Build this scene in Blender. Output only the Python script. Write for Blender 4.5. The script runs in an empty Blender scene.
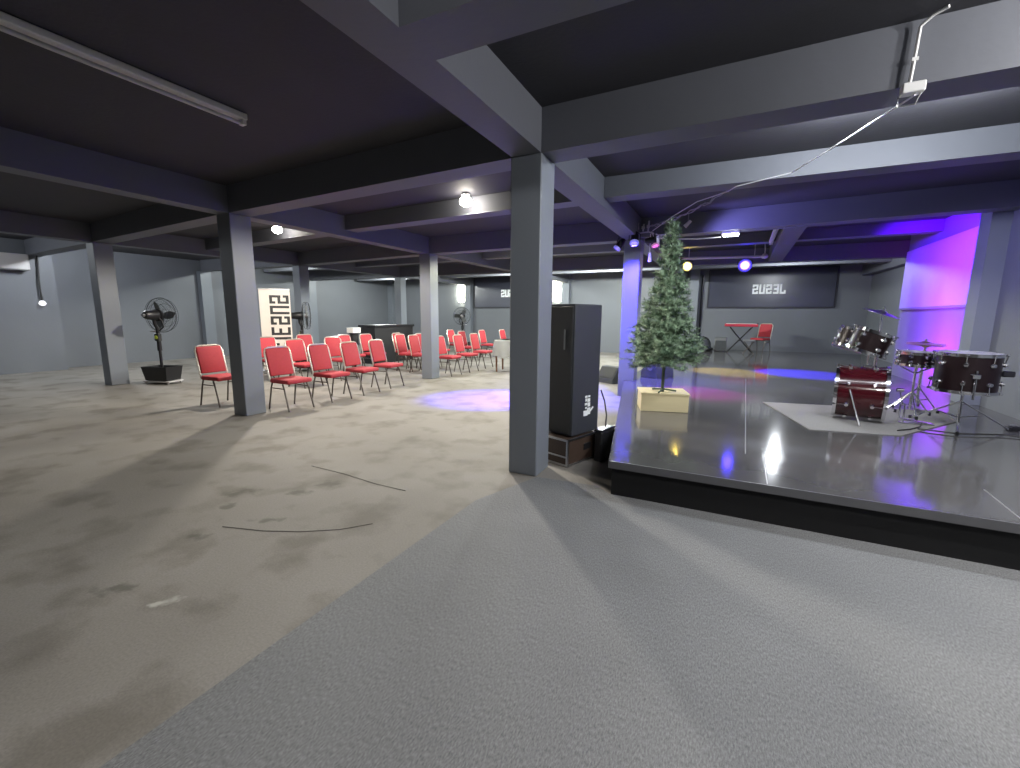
import bpy, bmesh, math, random
from mathutils import Vector, Matrix

S = bpy.context.scene
C = S.collection
PI = math.pi
R = math.radians
random.seed(7)

# ------------------------------------------------------------------ camera
cam_d = bpy.data.cameras.new('camera')
cam_d.sensor_width = 36.0
cam_d.lens = 437.2 / 1020 * 36.0
cam_d.clip_start = 0.05
cam = bpy.data.objects.new('camera', cam_d)
C.objects.link(cam)
PITCH, YAW, ROLL = 0.1564, -0.46, 0.00809
fw = Vector((math.sin(YAW) * math.cos(PITCH), math.cos(YAW) * math.cos(PITCH), -math.sin(PITCH)))
rt = Vector((math.cos(YAW), -math.sin(YAW), 0))
up = rt.cross(fw)
r2 = rt * math.cos(ROLL) + up * math.sin(ROLL)
u2 = -rt * math.sin(ROLL) + up * math.cos(ROLL)
cam.matrix_world = Matrix(((r2.x, u2.x, -fw.x, 0), (r2.y, u2.y, -fw.y, 0), (r2.z, u2.z, -fw.z, 1.5), (0, 0, 0, 1)))
S.camera = cam

# ------------------------------------------------------------------ world, exposure
w = bpy.data.worlds.new('world')
S.world = w
w.use_nodes = True
w.node_tree.nodes['Background'].inputs[0].default_value = (0.6, 0.65, 0.8, 1)
w.node_tree.nodes['Background'].inputs[1].default_value = 0.02
S.view_settings.view_transform = 'Standard'
S.view_settings.look = 'None'
S.view_settings.gamma = 1
S.view_settings.use_curve_mapping = False
S.view_settings.exposure = 0.0
try:
    S.cycles.use_denoising = True
    S.cycles.max_bounces = 8
    S.cycles.sample_clamp_indirect = 4.0
    S.cycles.caustics_reflective = False
    S.cycles.caustics_refractive = False
except Exception:
    pass

# ------------------------------------------------------------------ materials
def mat(name, col, rough=0.6, metal=0.0, emis=None, estr=0.0, noise=0.0, nscale=8.0, bump=0.0, bscale=60.0, spec=0.5, coat=0.0, stretch=None):
    m = bpy.data.materials.new(name)
    m.use_nodes = True
    nt = m.node_tree
    b = nt.nodes['Principled BSDF']
    b.inputs['Roughness'].default_value = rough
    b.inputs['Metallic'].default_value = metal
    b.inputs['Specular IOR Level'].default_value = spec
    b.inputs['Coat Weight'].default_value = coat
    c = (*col, 1)
    b.inputs['Base Color'].default_value = c
    tc = nt.nodes.new('ShaderNodeTexCoord')
    src = tc.outputs['Object']
    if stretch:
        mp = nt.nodes.new('ShaderNodeMapping')
        mp.inputs['Scale'].default_value = stretch
        nt.links.new(src, mp.inputs['Vector'])
        src = mp.outputs['Vector']
    n = nt.nodes.new('ShaderNodeTexNoise')
    n.inputs['Scale'].default_value = nscale
    n.inputs['Detail'].default_value = 4
    nt.links.new(src, n.inputs['Vector'])
    mx = nt.nodes.new('ShaderNodeMix')
    mx.data_type = 'RGBA'
    k = max(noise, 0.04)
    mx.inputs['A'].default_value = (*[x * (1 - k) for x in col], 1)
    mx.inputs['B'].default_value = (*[min(1, x * (1 + k)) for x in col], 1)
    nt.links.new(n.outputs['Fac'], mx.inputs['Factor'])
    nt.links.new(mx.outputs['Result'], b.inputs['Base Color'])
    if bump:
        n2 = nt.nodes.new('ShaderNodeTexNoise')
        n2.inputs['Scale'].default_value = bscale
        n2.inputs['Detail'].default_value = 3
        nt.links.new(src, n2.inputs['Vector'])
        bp = nt.nodes.new('ShaderNodeBump')
        bp.inputs['Strength'].default_value = bump
        bp.inputs['Distance'].default_value = 0.01
        nt.links.new(n2.outputs['Fac'], bp.inputs['Height'])
        nt.links.new(bp.outputs['Normal'], b.inputs['Normal'])
    if emis:
        b.inputs['Emission Color'].default_value = (*emis, 1)
        b.inputs['Emission Strength'].default_value = estr
    return m

M = {}
M['paint'] = mat('slate_wall_paint', (0.150, 0.162, 0.182), 0.55, noise=0.06, nscale=1.5, bump=0.15, bscale=25)
M['column'] = mat('slate_column_paint', (0.185, 0.205, 0.235), 0.5, noise=0.05, nscale=2.0, bump=0.12, bscale=20)
M['beam'] = mat('slate_beam_paint', (0.125, 0.132, 0.155), 0.6, noise=0.06, nscale=2.0, bump=0.15, bscale=20)
M['ceil'] = mat('dark_ceiling_paint', (0.034, 0.034, 0.042), 0.75, noise=0.12, nscale=3.0, bump=0.2, bscale=30)
M['stage_top'] = mat('glossy_stage_vinyl', (0.095, 0.094, 0.097), 0.095, noise=0.15, nscale=2.5, bump=0.03, bscale=7, spec=0.6, stretch=(1, 0.6, 1))
M['stage_face'] = mat('black_stage_cloth', (0.006, 0.006, 0.007), 0.8, noise=0.4, nscale=6)
M['stage_trim'] = mat('stage_edge_vinyl', (0.10, 0.10, 0.108), 0.35, noise=0.1)
M['seam'] = mat('pale_seam_tape', (0.26, 0.26, 0.27), 0.3, noise=0.3, nscale=30)
M['mat'] = mat('grey_drum_mat', (0.27, 0.265, 0.265), 0.9, noise=0.12, nscale=40, bump=0.3, bscale=200)
M['red'] = mat('red_upholstery', (0.39, 0.030, 0.042), 0.75, noise=0.12, nscale=25, bump=0.15, bscale=150)
M['gilt'] = mat('champagne_tube', (0.62, 0.57, 0.50), 0.3, 0.6)
M['leg'] = mat('dark_bronze_tube', (0.10, 0.085, 0.075), 0.35, 0.6)
M['black'] = mat('black_plastic', (0.012, 0.012, 0.014), 0.4, noise=0.2)
M['blackm'] = mat('black_satin_metal', (0.02, 0.02, 0.023), 0.35, 0.4)
M['darkbox'] = mat('black_speaker_paint', (0.030, 0.034, 0.042), 0.55, noise=0.1, nscale=30, bump=0.2, bscale=250)
M['grille'] = mat('black_speaker_grille', (0.010, 0.011, 0.012), 0.6, noise=0.3, nscale=200, bump=0.4, bscale=400)
M['grey'] = mat('grey_plastic', (0.16, 0.165, 0.17), 0.5)
M['chrome'] = mat('chrome', (0.85, 0.85, 0.88), 0.12, 1.0)
M['steel'] = mat('brushed_steel', (0.55, 0.55, 0.57), 0.3, 1.0)
M['white'] = mat('white_plastic', (0.80, 0.80, 0.80), 0.45)
M['offwhite'] = mat('off_white_paint', (0.52, 0.51, 0.51), 0.55, noise=0.05)
M['batten'] = mat('white_batten_enamel', (0.75, 0.74, 0.73), 0.45, noise=0.05)
M['cloth'] = mat('white_cloth', (0.62, 0.63, 0.62), 0.8, noise=0.08, nscale=6)
M['wood'] = mat('brown_table_wood', (0.16, 0.075, 0.035), 0.5, noise=0.3, nscale=12, stretch=(1, 1, 0.1))
M['ply'] = mat('pale_plywood', (0.66, 0.57, 0.34), 0.6, noise=0.10, nscale=8, stretch=(0.3, 3, 3))
M['caseply'] = mat('flight_case_board', (0.055, 0.035, 0.026), 0.5, noise=0.3, nscale=10)
M['banner'] = mat('white_banner_vinyl', (0.74, 0.68, 0.62), 0.5, noise=0.03)
M['ink'] = mat('black_banner_ink', (0.02, 0.02, 0.022), 0.5)
M['sign'] = mat('dark_slate_vinyl', (0.050, 0.054, 0.078), 0.32, noise=0.12, nscale=1.6)
M['signedge'] = mat('dark_sign_edge', (0.03, 0.03, 0.04), 0.5)
M['signtext'] = mat('white_sign_print', (0.85, 0.88, 0.92), 0.5, noise=0.15, nscale=30)
M['screen'] = mat('white_screen_board', (0.34, 0.34, 0.37), 0.55, noise=0.03)
M['drum'] = mat('wine_drum_lacquer', (0.05, 0.003, 0.007), 0.16, noise=0.2, nscale=4, coat=0.6)
M['ebony'] = mat('dark_drum_lacquer', (0.010, 0.004, 0.005), 0.3, noise=0.2, nscale=4, coat=0.15)
M['skin'] = mat('drum_head_film', (0.55, 0.55, 0.55), 0.4)
M['skindark'] = mat('black_drum_head', (0.02, 0.02, 0.022), 0.35)
M['brass'] = mat('cymbal_bronze', (0.75, 0.58, 0.30), 0.28, 1.0)
M['trunk'] = mat('tree_trunk_plastic', (0.05, 0.075, 0.045), 0.7, noise=0.3, nscale=40)
M['sticker'] = mat('lime_sticker', (0.62, 0.75, 0.08), 0.5)
M['cable'] = mat('black_cable_sheath', (0.02, 0.02, 0.02), 0.6)
M['wcable'] = mat('white_cable_sheath', (0.72, 0.72, 0.74), 0.5)
M['gcable'] = mat('grey_cable_sheath', (0.35, 0.36, 0.38), 0.5)
M['keyred'] = mat('red_keyboard_case', (0.45, 0.03, 0.05), 0.4)
M['wornlead'] = mat('dusty_cord', (0.11, 0.105, 0.095), 0.8)
M['bag'] = mat('charcoal_bag_cloth', (0.05, 0.055, 0.06), 0.8, noise=0.3, nscale=15)

def needles_mat():
    m = bpy.data.materials.new('pine_needles')
    m.use_nodes = True
    nt = m.node_tree
    b = nt.nodes['Principled BSDF']
    b.inputs['Roughness'].default_value = 0.5
    g = nt.nodes.new('ShaderNodeTexCoord')
    n = nt.nodes.new('ShaderNodeTexNoise')
    n.inputs['Scale'].default_value = 14
    nt.links.new(g.outputs['Object'], n.inputs['Vector'])
    r = nt.nodes.new('ShaderNodeValToRGB')
    r.color_ramp.elements[0].position = 0.35
    r.color_ramp.elements[0].color = (0.035, 0.085, 0.04, 1)
    r.color_ramp.elements[1].position = 0.64
    r.color_ramp.elements[1].color = (0.31, 0.43, 0.28, 1)
    nt.links.new(n.outputs['Fac'], r.inputs['Fac'])
    nt.links.new(r.outputs['Color'], b.inputs['Base Color'])
    return m
M['needles'] = needles_mat()

def floor_mat():
    m = bpy.data.materials.new('worn_floor_carpet')
    m.use_nodes = True
    nt = m.node_tree
    L = nt.links.new
    b = nt.nodes['Principled BSDF']
    b.inputs['Roughness'].default_value = 0.8
    tc = nt.nodes.new('ShaderNodeTexCoord')
    def noise(sc, det, off=(0, 0, 0)):
        mp = nt.nodes.new('ShaderNodeMapping')
        mp.inputs['Location'].default_value = off
        L(tc.outputs['Object'], mp.inputs['Vector'])
        n = nt.nodes.new('ShaderNodeTexNoise')
        n.inputs['Scale'].default_value = sc
        n.inputs['Detail'].default_value = det
        L(mp.outputs['Vector'], n.inputs['Vector'])
        return n.outputs['Fac']
    def ramp(f, stops):
        r = nt.nodes.new('ShaderNodeValToRGB')
        e = r.color_ramp.elements
        e[0].position, e[0].color = stops[0][0], (*stops[0][1], 1)
        e[1].position, e[1].color = stops[1][0], (*stops[1][1], 1)
        L(f, r.inputs['Fac'])
        return r.outputs['Color']
    def mul(a, c, fac=1.0):
        x = nt.nodes.new('ShaderNodeMix')
        x.data_type = 'RGBA'
        x.blend_type = 'MULTIPLY'
        x.inputs['Factor'].default_value = fac
        L(a, x.inputs['A'])
        L(c, x.inputs['B'])
        return x.outputs['Result']
    base = ramp(noise(0.55, 5), [(0.3, (0.215, 0.200, 0.178)), (0.7, (0.315, 0.297, 0.272))])
    st = ramp(noise(2.3, 8, (3, 1, 0)), [(0.34, (0.50, 0.47, 0.42)), (0.50, (1, 1, 1))])
    sp = ramp(noise(90, 2), [(0.3, (0.80, 0.80, 0.80)), (0.7, (1, 1, 1))])
    c = mul(mul(base, st, 0.6), sp)
    # a pale scuff and a few dark spots of their own shape on the old carpet
    def spot(px, py, rx, ry, rot):
        mp = nt.nodes.new('ShaderNodeMapping')
        mp.vector_type = 'TEXTURE'
        mp.inputs['Location'].default_value = (px, py, 0)
        mp.inputs['Rotation'].default_value = (0, 0, rot)
        mp.inputs['Scale'].default_value = (rx, ry, 1)
        L(tc.outputs['Object'], mp.inputs['Vector'])
        ln = nt.nodes.new('ShaderNodeVectorMath')
        ln.operation = 'LENGTH'
        L(mp.outputs['Vector'], ln.inputs[0])
        ad = nt.nodes.new('ShaderNodeMath')
        ad.operation = 'ADD'
        L(ln.outputs['Value'], ad.inputs[0])
        sc = nt.nodes.new('ShaderNodeMath')
        sc.operation = 'MULTIPLY'
        sc.inputs[1].default_value = 3.0
        L(noise(11, 8), sc.inputs[0])
        L(sc.outputs['Value'], ad.inputs[1])
        r = nt.nodes.new('ShaderNodeMapRange')
        r.inputs['From Min'].default_value = 2.35
        r.inputs['From Max'].default_value = 1.75
        L(ad.outputs['Value'], r.inputs['Value'])
        return r.outputs['Result']
    def paint(c, mask, col, k):
        m_ = nt.nodes.new('ShaderNodeMath')
        m_.operation = 'MULTIPLY'
        m_.inputs[1].default_value = k
        L(mask, m_.inputs[0])
        x = nt.nodes.new('ShaderNodeMix')
        x.data_type = 'RGBA'
        L(m_.outputs['Value'], x.inputs['Factor'])
        L(c, x.inputs['A'])
        x.inputs['B'].default_value = (*col, 1)
        return x.outputs['Result']
    c = paint(c, spot(-2.551, 1.052, 0.10, 0.035, 0.9), (0.55, 0.54, 0.50), 0.8)
    c = paint(c, spot(-3.590, 2.145, 0.16, 0.1, 0.5), (0.09, 0.085, 0.07), 0.7)
    c = paint(c, spot(-3.400, 1.914, 0.1, 0.08, 0.2), (0.09, 0.085, 0.07), 0.7)
    c = paint(c, spot(-2.909, 1.921, 0.15, 0.05, 0.6), (0.09, 0.085, 0.07), 0.7)
    c = paint(c, spot(-3.077, 2.614, 0.14, 0.1, 0.4), (0.09, 0.085, 0.07), 0.7)
    c = paint(c, spot(-2.914, 1.009, 0.12, 0.07, 0.7), (0.09, 0.085, 0.07), 0.7)
    c = paint(c, spot(-3.140, 1.536, 0.12, 0.05, 0.5), (0.09, 0.085, 0.07), 0.7)
    c = paint(c, spot(-3.158, 2.370, 0.12, 0.08, 0.3), (0.09, 0.085, 0.07), 0.7)
    return m, nt, b, c
fm, nt_, b_, c_ = floor_mat()
nt_.links.new(c_, b_.inputs['Base Color'])
M['floor'] = fm

def carpet_mat():
    m = bpy.data.materials.new('grey_carpet_pile')
    m.use_nodes = True
    nt = m.node_tree
    L = nt.links.new
    b = nt.nodes['Principled BSDF']
    b.inputs['Roughness'].default_value = 0.95
    b.inputs['Specular IOR Level'].default_value = 0.2
    tc = nt.nodes.new('ShaderNodeTexCoord')
    mp = nt.nodes.new('ShaderNodeMapping')
    mp.inputs['Scale'].default_value = (170, 55, 1)
    L(tc.outputs['Object'], mp.inputs['Vector'])
    n = nt.nodes.new('ShaderNodeTexNoise')
    n.inputs['Scale'].default_value = 1.0
    n.inputs['Detail'].default_value = 6
    n.inputs['Roughness'].default_value = 0.75
    L(mp.outputs['Vector'], n.inputs['Vector'])
    r = nt.nodes.new('ShaderNodeValToRGB')
    r.color_ramp.elements[0].position = 0.3
    r.color_ramp.elements[0].color = (0.110, 0.113, 0.118, 1)
    r.color_ramp.elements[1].position = 0.72
    r.color_ramp.elements[1].color = (0.355, 0.36, 0.367, 1)
    L(n.outputs['Fac'], r.inputs['Fac'])
    n2 = nt.nodes.new('ShaderNodeTexNoise')
    n2.inputs['Scale'].default_value = 1.3
    n2.inputs['Detail'].default_value = 5
    L(tc.outputs['Object'], n2.inputs['Vector'])
    r2_ = nt.nodes.new('ShaderNodeValToRGB')
    r2_.color_ramp.elements[0].position = 0.3
    r2_.color_ramp.elements[0].color = (0.86, 0.86, 0.86, 1)
    r2_.color_ramp.elements[1].position = 0.7
    L(n2.outputs['Fac'], r2_.inputs['Fac'])
    x = nt.nodes.new('ShaderNodeMix')
    x.data_type = 'RGBA'
    x.blend_type = 'MULTIPLY'
    x.inputs['Factor'].default_value = 1
    L(r.outputs['Color'], x.inputs['A'])
    L(r2_.outputs['Color'], x.inputs['B'])
    L(x.outputs['Result'], b.inputs['Base Color'])
    bp = nt.nodes.new('ShaderNodeBump')
    bp.inputs['Strength'].default_value = 0.03
    bp.inputs['Distance'].default_value = 0.002
    L(n.outputs['Fac'], bp.inputs['Height'])
    L(bp.outputs['Normal'], b.inputs['Normal'])
    return m
M['carpet'] = carpet_mat()

def glow(name, col, s):
    return mat(name, (0.8, 0.8, 0.8), 0.4, emis=col, estr=s)

# ------------------------------------------------------------------ mesh helpers
def NB():
    return bmesh.new()

def box(bm, c, s, rot=None, bev=0.0, seg=1):
    mx = Matrix.Translation(Vector(c))
    if rot is not None:
        mx = mx @ (rot.to_4x4() if hasattr(rot, 'to_4x4') else Matrix.Rotation(rot, 4, 'Z'))
    mx = mx @ Matrix.Diagonal((s[0], s[1], s[2], 1))
    r = bmesh.ops.create_cube(bm, size=1.0, matrix=mx)
    if bev > 0:
        es = list({e for v in r['verts'] for e in v.link_edges})
        bmesh.ops.bevel(bm, geom=es, offset=bev, segments=seg, affect='EDGES', profile=0.5)

def tube(bm, a, b, r, r1=None, n=10, caps=True):
    a, b = Vector(a), Vector(b)
    d = b - a
    q = d.to_track_quat('Z', 'Y').to_matrix().to_4x4()
    bmesh.ops.create_cone(bm, cap_ends=caps, cap_tris=False, segments=n, radius1=r, radius2=r if r1 is None else r1,
                          depth=d.length, matrix=Matrix.Translation((a + b) / 2) @ q)

def path(bm, pts, r, n=8, closed=False):
    pts = [Vector(p) for p in pts]
    k = len(pts)
    rings = []
    prev = None
    for i, p in enumerate(pts):
        if closed:
            t = pts[(i + 1) % k] - pts[i - 1]
        else:
            t = pts[min(i + 1, k - 1)] - pts[max(i - 1, 0)]
        t.normalize()
        if prev is None:
            ref = Vector((0, 0, 1)) if abs(t.z) < 0.9 else Vector((1, 0, 0))
            nx = t.cross(ref).normalized()
        else:
            nx = (prev - t * prev.dot(t)).normalized()
        prev = nx
        ny = t.cross(nx)
        rings.append([bm.verts.new(p + (nx * math.cos(2 * PI * j / n) + ny * math.sin(2 * PI * j / n)) * r) for j in range(n)])
    m_ = k if closed else k - 1
    for i in range(m_):
        A, B = rings[i], rings[(i + 1) % k]
        for j in range(n):
            bm.faces.new((A[j], A[(j + 1) % n], B[(j + 1) % n], B[j]))
    if not closed:
        bm.faces.new(rings[0][::-1])
        bm.faces.new(rings[-1])

def ring(bm, c, axis, rad, r, n=28, m=6):
    q = Vector(axis).to_track_quat('Z', 'Y')
    path(bm, [Vector(c) + q @ Vector((rad * math.cos(2 * PI * i / n), rad * math.sin(2 * PI * i / n), 0)) for i in range(n)], r, m, True)

def lathe(bm, prof, c=(0, 0, 0), axis=(0, 0, 1), n=28, closed=False):
    q = Vector(axis).to_track_quat('Z', 'Y')
    c = Vector(c)
    rings = []
    for (r, z) in prof:
        if r < 1e-5:
            rings.append([bm.verts.new(c + q @ Vector((0, 0, z)))])
        else:
            rings.append([bm.verts.new(c + q @ Vector((r * math.cos(2 * PI * j / n), r * math.sin(2 * PI * j / n), z))) for j in range(n)])
    for A, B in zip(rings[:-1], rings[1:]):
        for j in range(n):
            if len(A) == 1 and len(B) == 1:
                continue
            if len(A) == 1:
                bm.faces.new((A[0], B[(j + 1) % n], B[j]))
            elif len(B) == 1:
                bm.faces.new((A[j], A[(j + 1) % n], B[0]))
            else:
                bm.faces.new((A[j], A[(j + 1) % n], B[(j + 1) % n], B[j]))

def prism(bm, poly, z0, z1):
    lo = [bm.verts.new((x, y, z0)) for x, y in poly]
    hi = [bm.verts.new((x, y, z1)) for x, y in poly]
    n = len(poly)
    bm.faces.new(lo[::-1])
    bm.faces.new(hi)
    for i in range(n):
        bm.faces.new((lo[i], lo[(i + 1) % n], hi[(i + 1) % n], hi[i]))

def obj(name, bm, m, parent=None, smooth=False):
    bmesh.ops.recalc_face_normals(bm, faces=bm.faces[:])
    me = bpy.data.meshes.new(name)
    bm.to_mesh(me)
    bm.free()
    me.materials.append(M[m] if isinstance(m, str) else m)
    if smooth:
        for p in me.polygons:
            p.use_smooth = True
        me.set_sharp_from_angle(angle=R(40))
    o = bpy.data.objects.new(name, me)
    C.objects.link(o)
    if parent:
        o.parent = parent
    return o

def tag(o, label, cat, group=None):
    o['label'] = label
    o['category'] = cat
    if group:
        o['group'] = group
    return o

def thing(name, label, cat, loc=(0, 0, 0), rz=0, group=None):
    o = bpy.data.objects.new(name, None)
    o.empty_display_size = 0.1
    C.objects.link(o)
    o.location = loc
    o.rotation_euler = (0, 0, rz)
    return tag(o, label, cat, group)

def struct(name, bm, m):
    o = obj(name, bm, m)
    o['kind'] = 'structure'
    return o

def copy_tree(o, parent=None):
    c = o.copy()
    C.objects.link(c)
    if parent:
        c.parent = parent
    for ch in list(o.children):
        copy_tree(ch, c)
    return c

def lamp(kind, name, loc, power, col=(1, 1, 1), size=0.08, aim=None, angle=60, blend=0.5, parent=None):
    d = bpy.data.lights.new(name, kind)
    d.energy = power
    d.color = col
    if kind in ('POINT', 'SPOT'):
        d.shadow_soft_size = size
    if kind == 'SPOT':
        d.spot_size = R(angle)
        d.spot_blend = blend
    if kind == 'AREA':
        d.shape = 'RECTANGLE'
        d.size, d.size_y = size
    o = bpy.data.objects.new(name, d)
    C.objects.link(o)
    o.location = loc
    if aim is not None:
        o.rotation_euler = (Vector(aim) - Vector(loc)).to_track_quat('-Z', 'Y').to_euler()
    if parent:
        o.parent = parent
        o.matrix_parent_inverse = Matrix.Translation(-Vector(parent.location)) if parent.rotation_euler.z == 0 else Matrix.Identity(4)
    return o

# ------------------------------------------------------------------ the room shell
XL, XR, YF, YB, ZC, ZB = -15.9, 3.2, -5.6, 18.0, 3.2, 2.85
ST = 0.31
b = NB(); box(b, ((XL + 4.1) / 2, (YF + YB) / 2, -0.06), (4.1 - XL + 0.2, YB - YF + 0.2, 0.12)); struct('floor', b, 'floor')
b = NB(); box(b, ((XL + 4.1) / 2, (YF + YB) / 2, ZC + 0.06), (4.1 - XL + 0.2, YB - YF + 0.2, 0.12)); struct('ceiling', b, 'ceil')
b = NB(); box(b, (XL - 0.1, (YF + YB) / 2, ZC / 2), (0.2, YB - YF, ZC)); struct('wall_left', b, 'paint')
b = NB(); box(b, (XL + 0.24, (YF + 5.05) / 2, ZC / 2), (0.48, 5.05 - YF, ZC)); struct('wall_left', b, 'paint')
b = NB(); box(b, (XR + 0.45, (YF + 12.0) / 2, ZC / 2), (0.9, 12.0 - YF, ZC)); struct('wall_right', b, 'paint')
b = NB(); box(b, (3.98 + 0.06, (12.0 + YB) / 2, ZC / 2), (0.12, YB - 12.0, ZC)); struct('wall_right', b, 'paint')
b = NB(); box(b, ((XL + 4.1) / 2, YB + 0.1, ZC / 2), (4.1 - XL + 0.4, 0.2, ZC)); struct('wall_back', b, 'paint')
b = NB(); box(b, ((XL + 4.1) / 2, YF - 0.1, ZC / 2), (4.1 - XL + 0.4, 0.2, ZC)); struct('wall_front', b, 'paint')

# the grid of columns as it really stands (the bays are not quite square)
NODE = [[(XL + 0.3, 4.75), (-11.43, 4.47), (-6.375, 4.045), (-1.66, 3.78), (XR, 3.64)],
        [(XL + 0.2, 8.85), (-11.20, 8.92), (-6.28, 8.42), (-1.66, 8.40), (XR, 8.02)],
        [(XL + 0.2, 13.05), (-11.05, 13.05), (-6.25, 13.05), (-1.66, 13.05), (3.98, 13.05)],
        [(XL + 0.2, YB), (-11.05, YB), (-6.25, YB), (-1.66, YB), (3.83, YB)]]
HX, HY = 0.145, 0.155
for r_ in range(3):
    for c_ in range(1, 4):
        gx, gy = NODE[r_][c_]
        b = NB(); box(b, (gx, gy, ZB / 2), (2 * HX, 2 * HY, ZB), bev=0.008)
        struct('column', b, 'column')
# half columns standing against the walls
for r_ in (1, 2):
    gx, gy = NODE[r_][0]
    b = NB(); box(b, (XL + 0.1, gy, ZB / 2), (0.2, 0.34, ZB)); struct('column', b, 'column')
for gx in (XL + 0.16, -11.05, -6.25, -1.25):
    z0 = ST + 0.003 if gx > -2 else 0
    b = NB(); box(b, (gx, YB - 0.12, (z0 + ZC) / 2), (0.3, 0.24, ZC - z0)); struct('column', b, 'column')
b = NB(); box(b, (XR - 0.1, 8.4, (2.95 + ST) / 2 + 0.0015), (0.2, 0.32, 2.95 - ST - 0.003)); struct('column', b, 'column')

def beam(p, q, zb, wid=0.29, cut=(0.0, 0.0)):
    p, q = Vector((*p, 0)), Vector((*q, 0))
    d = (q - p).normalized()
    p = p + d * cut[0]; q = q - d * cut[1]
    b = NB(); box(b, ((p.x + q.x) / 2, (p.y + q.y) / 2, (zb + ZC) / 2), ((q - p).length, wid, ZC - zb), math.atan2(d.y, d.x))
    struct('beam', b, 'beam')
for r_ in range(3):
    for c_ in range(4):
        stage_bay = (c_ == 3 and r_ == 1)
        beam(NODE[r_][c_], NODE[r_][c_ + 1], 2.88 if stage_bay else ZB, 0.29, (0.0, 0.0 if c_ == 3 else 0.0))
for r_ in range(3):
    for c_ in range(1, 5):
        if c_ == 4 and r_ < 2:
            continue
        beam(NODE[r_][c_], NODE[r_ + 1][c_], ZB, 0.27, (0.15, 0.15 if r_ < 2 else 0.0))
for c_ in range(1, 4):
    x, y = NODE[0][c_]
    beam((x + 0.02, -2.0), (x, y), ZB, 0.27, (0.0, 0.15))
# shallow secondary beams across the middle of the bays
KS = [[0.46, 0.46, 0.46, 0.44, 0.50], [0.5] * 5, [0.5] * 5]
for r_ in range(3):
    for c_ in range(4):
        if r_ == 0 and c_ == 0:
            continue
        a, d_, e, f = [Vector(v) for v in (NODE[r_][c_], NODE[r_ + 1][c_], NODE[r_][c_ + 1], NODE[r_ + 1][c_ + 1])]
        p, q = a.lerp(d_, KS[r_][c_]), e.lerp(f, KS[r_][c_ + 1])
        if c_ == 3 and r_ == 1:
            q.x = 3.98 if q.y > 12 else XR
        beam(tuple(p), tuple(q), 2.96 if r_ == 0 else 3.0, 0.28, (0.14, 0.14 if c_ < 3 else 0.0))
beam((-1.52, 1.99), (XR, 1.99), ZB, 0.30)
beam((0.80, 8.18), (0.90, 12.9), 2.87, 0.30)

# ------------------------------------------------------------------ general lights of the room (each in its fitting)
def bulb_light(loc, power, col, label, shape='round', emis=60, rz=0.0, beamlamp=True, w_=0.28, spread=165):
    t = thing('ceiling_lamp', label, 'lamp', loc, rz, 'lit ceiling lamps')
    em = glow('lit_lamp_glass', col, emis)
    bm = NB()
    if shape == 'round':
        lathe(bm, [(0, 0.05), (0.05, 0.05), (0.06, 0.03), (0.045, 0.0)], n=18)
        obj('lamp_holder', bm, 'white', t, True)
        bm = NB(); lathe(bm, [(0.045, 0.0), (0.075, -0.02), (0.09, -0.06), (0.075, -0.10), (0.03, -0.125), (0, -0.128)], n=20)
        obj('bulb', bm, em, t, True)
    else:
        box(bm, (0, 0, 0.02), (w_, 0.16, 0.04), bev=0.008)
        obj('housing', bm, 'offwhite', t)
        bm = NB(); box(bm, (0, 0, -0.011), (w_ - 0.03, 0.13, 0.02), bev=0.006)
        obj('lens', bm, em, t)
    if power:
        l = lamp('SPOT', 'lamp_light', (0, 0, -0.17), power, col, 0.07, angle=spread, blend=0.25)
        l.parent = t
    return t

WARM = (1.0, 0.92, 0.80)
COOL = (0.90, 0.95, 1.0)
bulb_light((-7.85, 5.80, 3.13), 470, WARM, 'round glowing ceiling lamp above the red chairs, beside the gray column', spread=172)
bulb_light((-3.47, 5.55, 3.14), 420, WARM, 'round glowing ceiling lamp left of the nearest column, the largest glow', spread=172)
bulb_light((-5.0, 9.65, 3.15), 260, (1.0, 0.98, 0.72), 'yellowish rectangular ceiling floodlight just left of the nearest column', 'rect', w_=0.34)
bulb_light((-3.32, 9.42, 3.14), 260, (0.97, 1.0, 0.92), 'white rectangular ceiling floodlight just right of the nearest column', 'rect', w_=0.26)
bulb_light((-7.65, 9.45, 3.15), 220, COOL, 'small white ceiling lamp beside the top of the far gray column', 'rect', w_=0.20)
bulb_light((-0.09, 8.32, 2.84), 150, (0.93, 0.96, 1.0), 'white floodlight under the beam above the stage', 'rect', w_=0.26, spread=112)

def batten(loc, rz, label, lit=0, length=1.25, col=COOL, hang=0, n=2):
    t = thing('tube_light', label, 'tube light', loc, rz, 'fluorescent battens')
    bm = NB(); box(bm, (0, 0, 0.03), (length, 0.075, 0.05), bev=0.006); obj('housing', bm, 'batten', t)
    bm = NB()
    tube(bm, (-length / 2 + 0.05, 0, -0.025), (length / 2 - 0.05, 0, -0.025), 0.016, n=12)
    obj('tube', bm, glow('lit_tube_glass', col, 25) if lit else 'offwhite', t, True)
    for s in (-1, 1):
        bm = NB(); box(bm, (s * (length / 2 - 0.025), 0, -0.015), (0.035, 0.06, 0.045), bev=0.004); obj('end_cap', bm, 'batten', t)
    if lit:
        for f in ((-0.3, 0.3) if n == 2 else (0,)):
            l = lamp('POINT', 'tube_glow', (f * length, 0, -0.10), lit * 4 / n, col, 0.04); l.parent = t
    if hang:
        bm = NB()
        for s in (-1, 1):
            tube(bm, (s * length * 0.35, 0, 0.05), (s * length * 0.35, 0, 0.05 + hang), 0.006, n=6)
        obj('hanger', bm, 'offwhite', t)
    return t
batten((-3.9, 1.55, 3.14), R(90), 'unlit white tube fitting on the dark ceiling, upper left corner', 0, 2.2)
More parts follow.
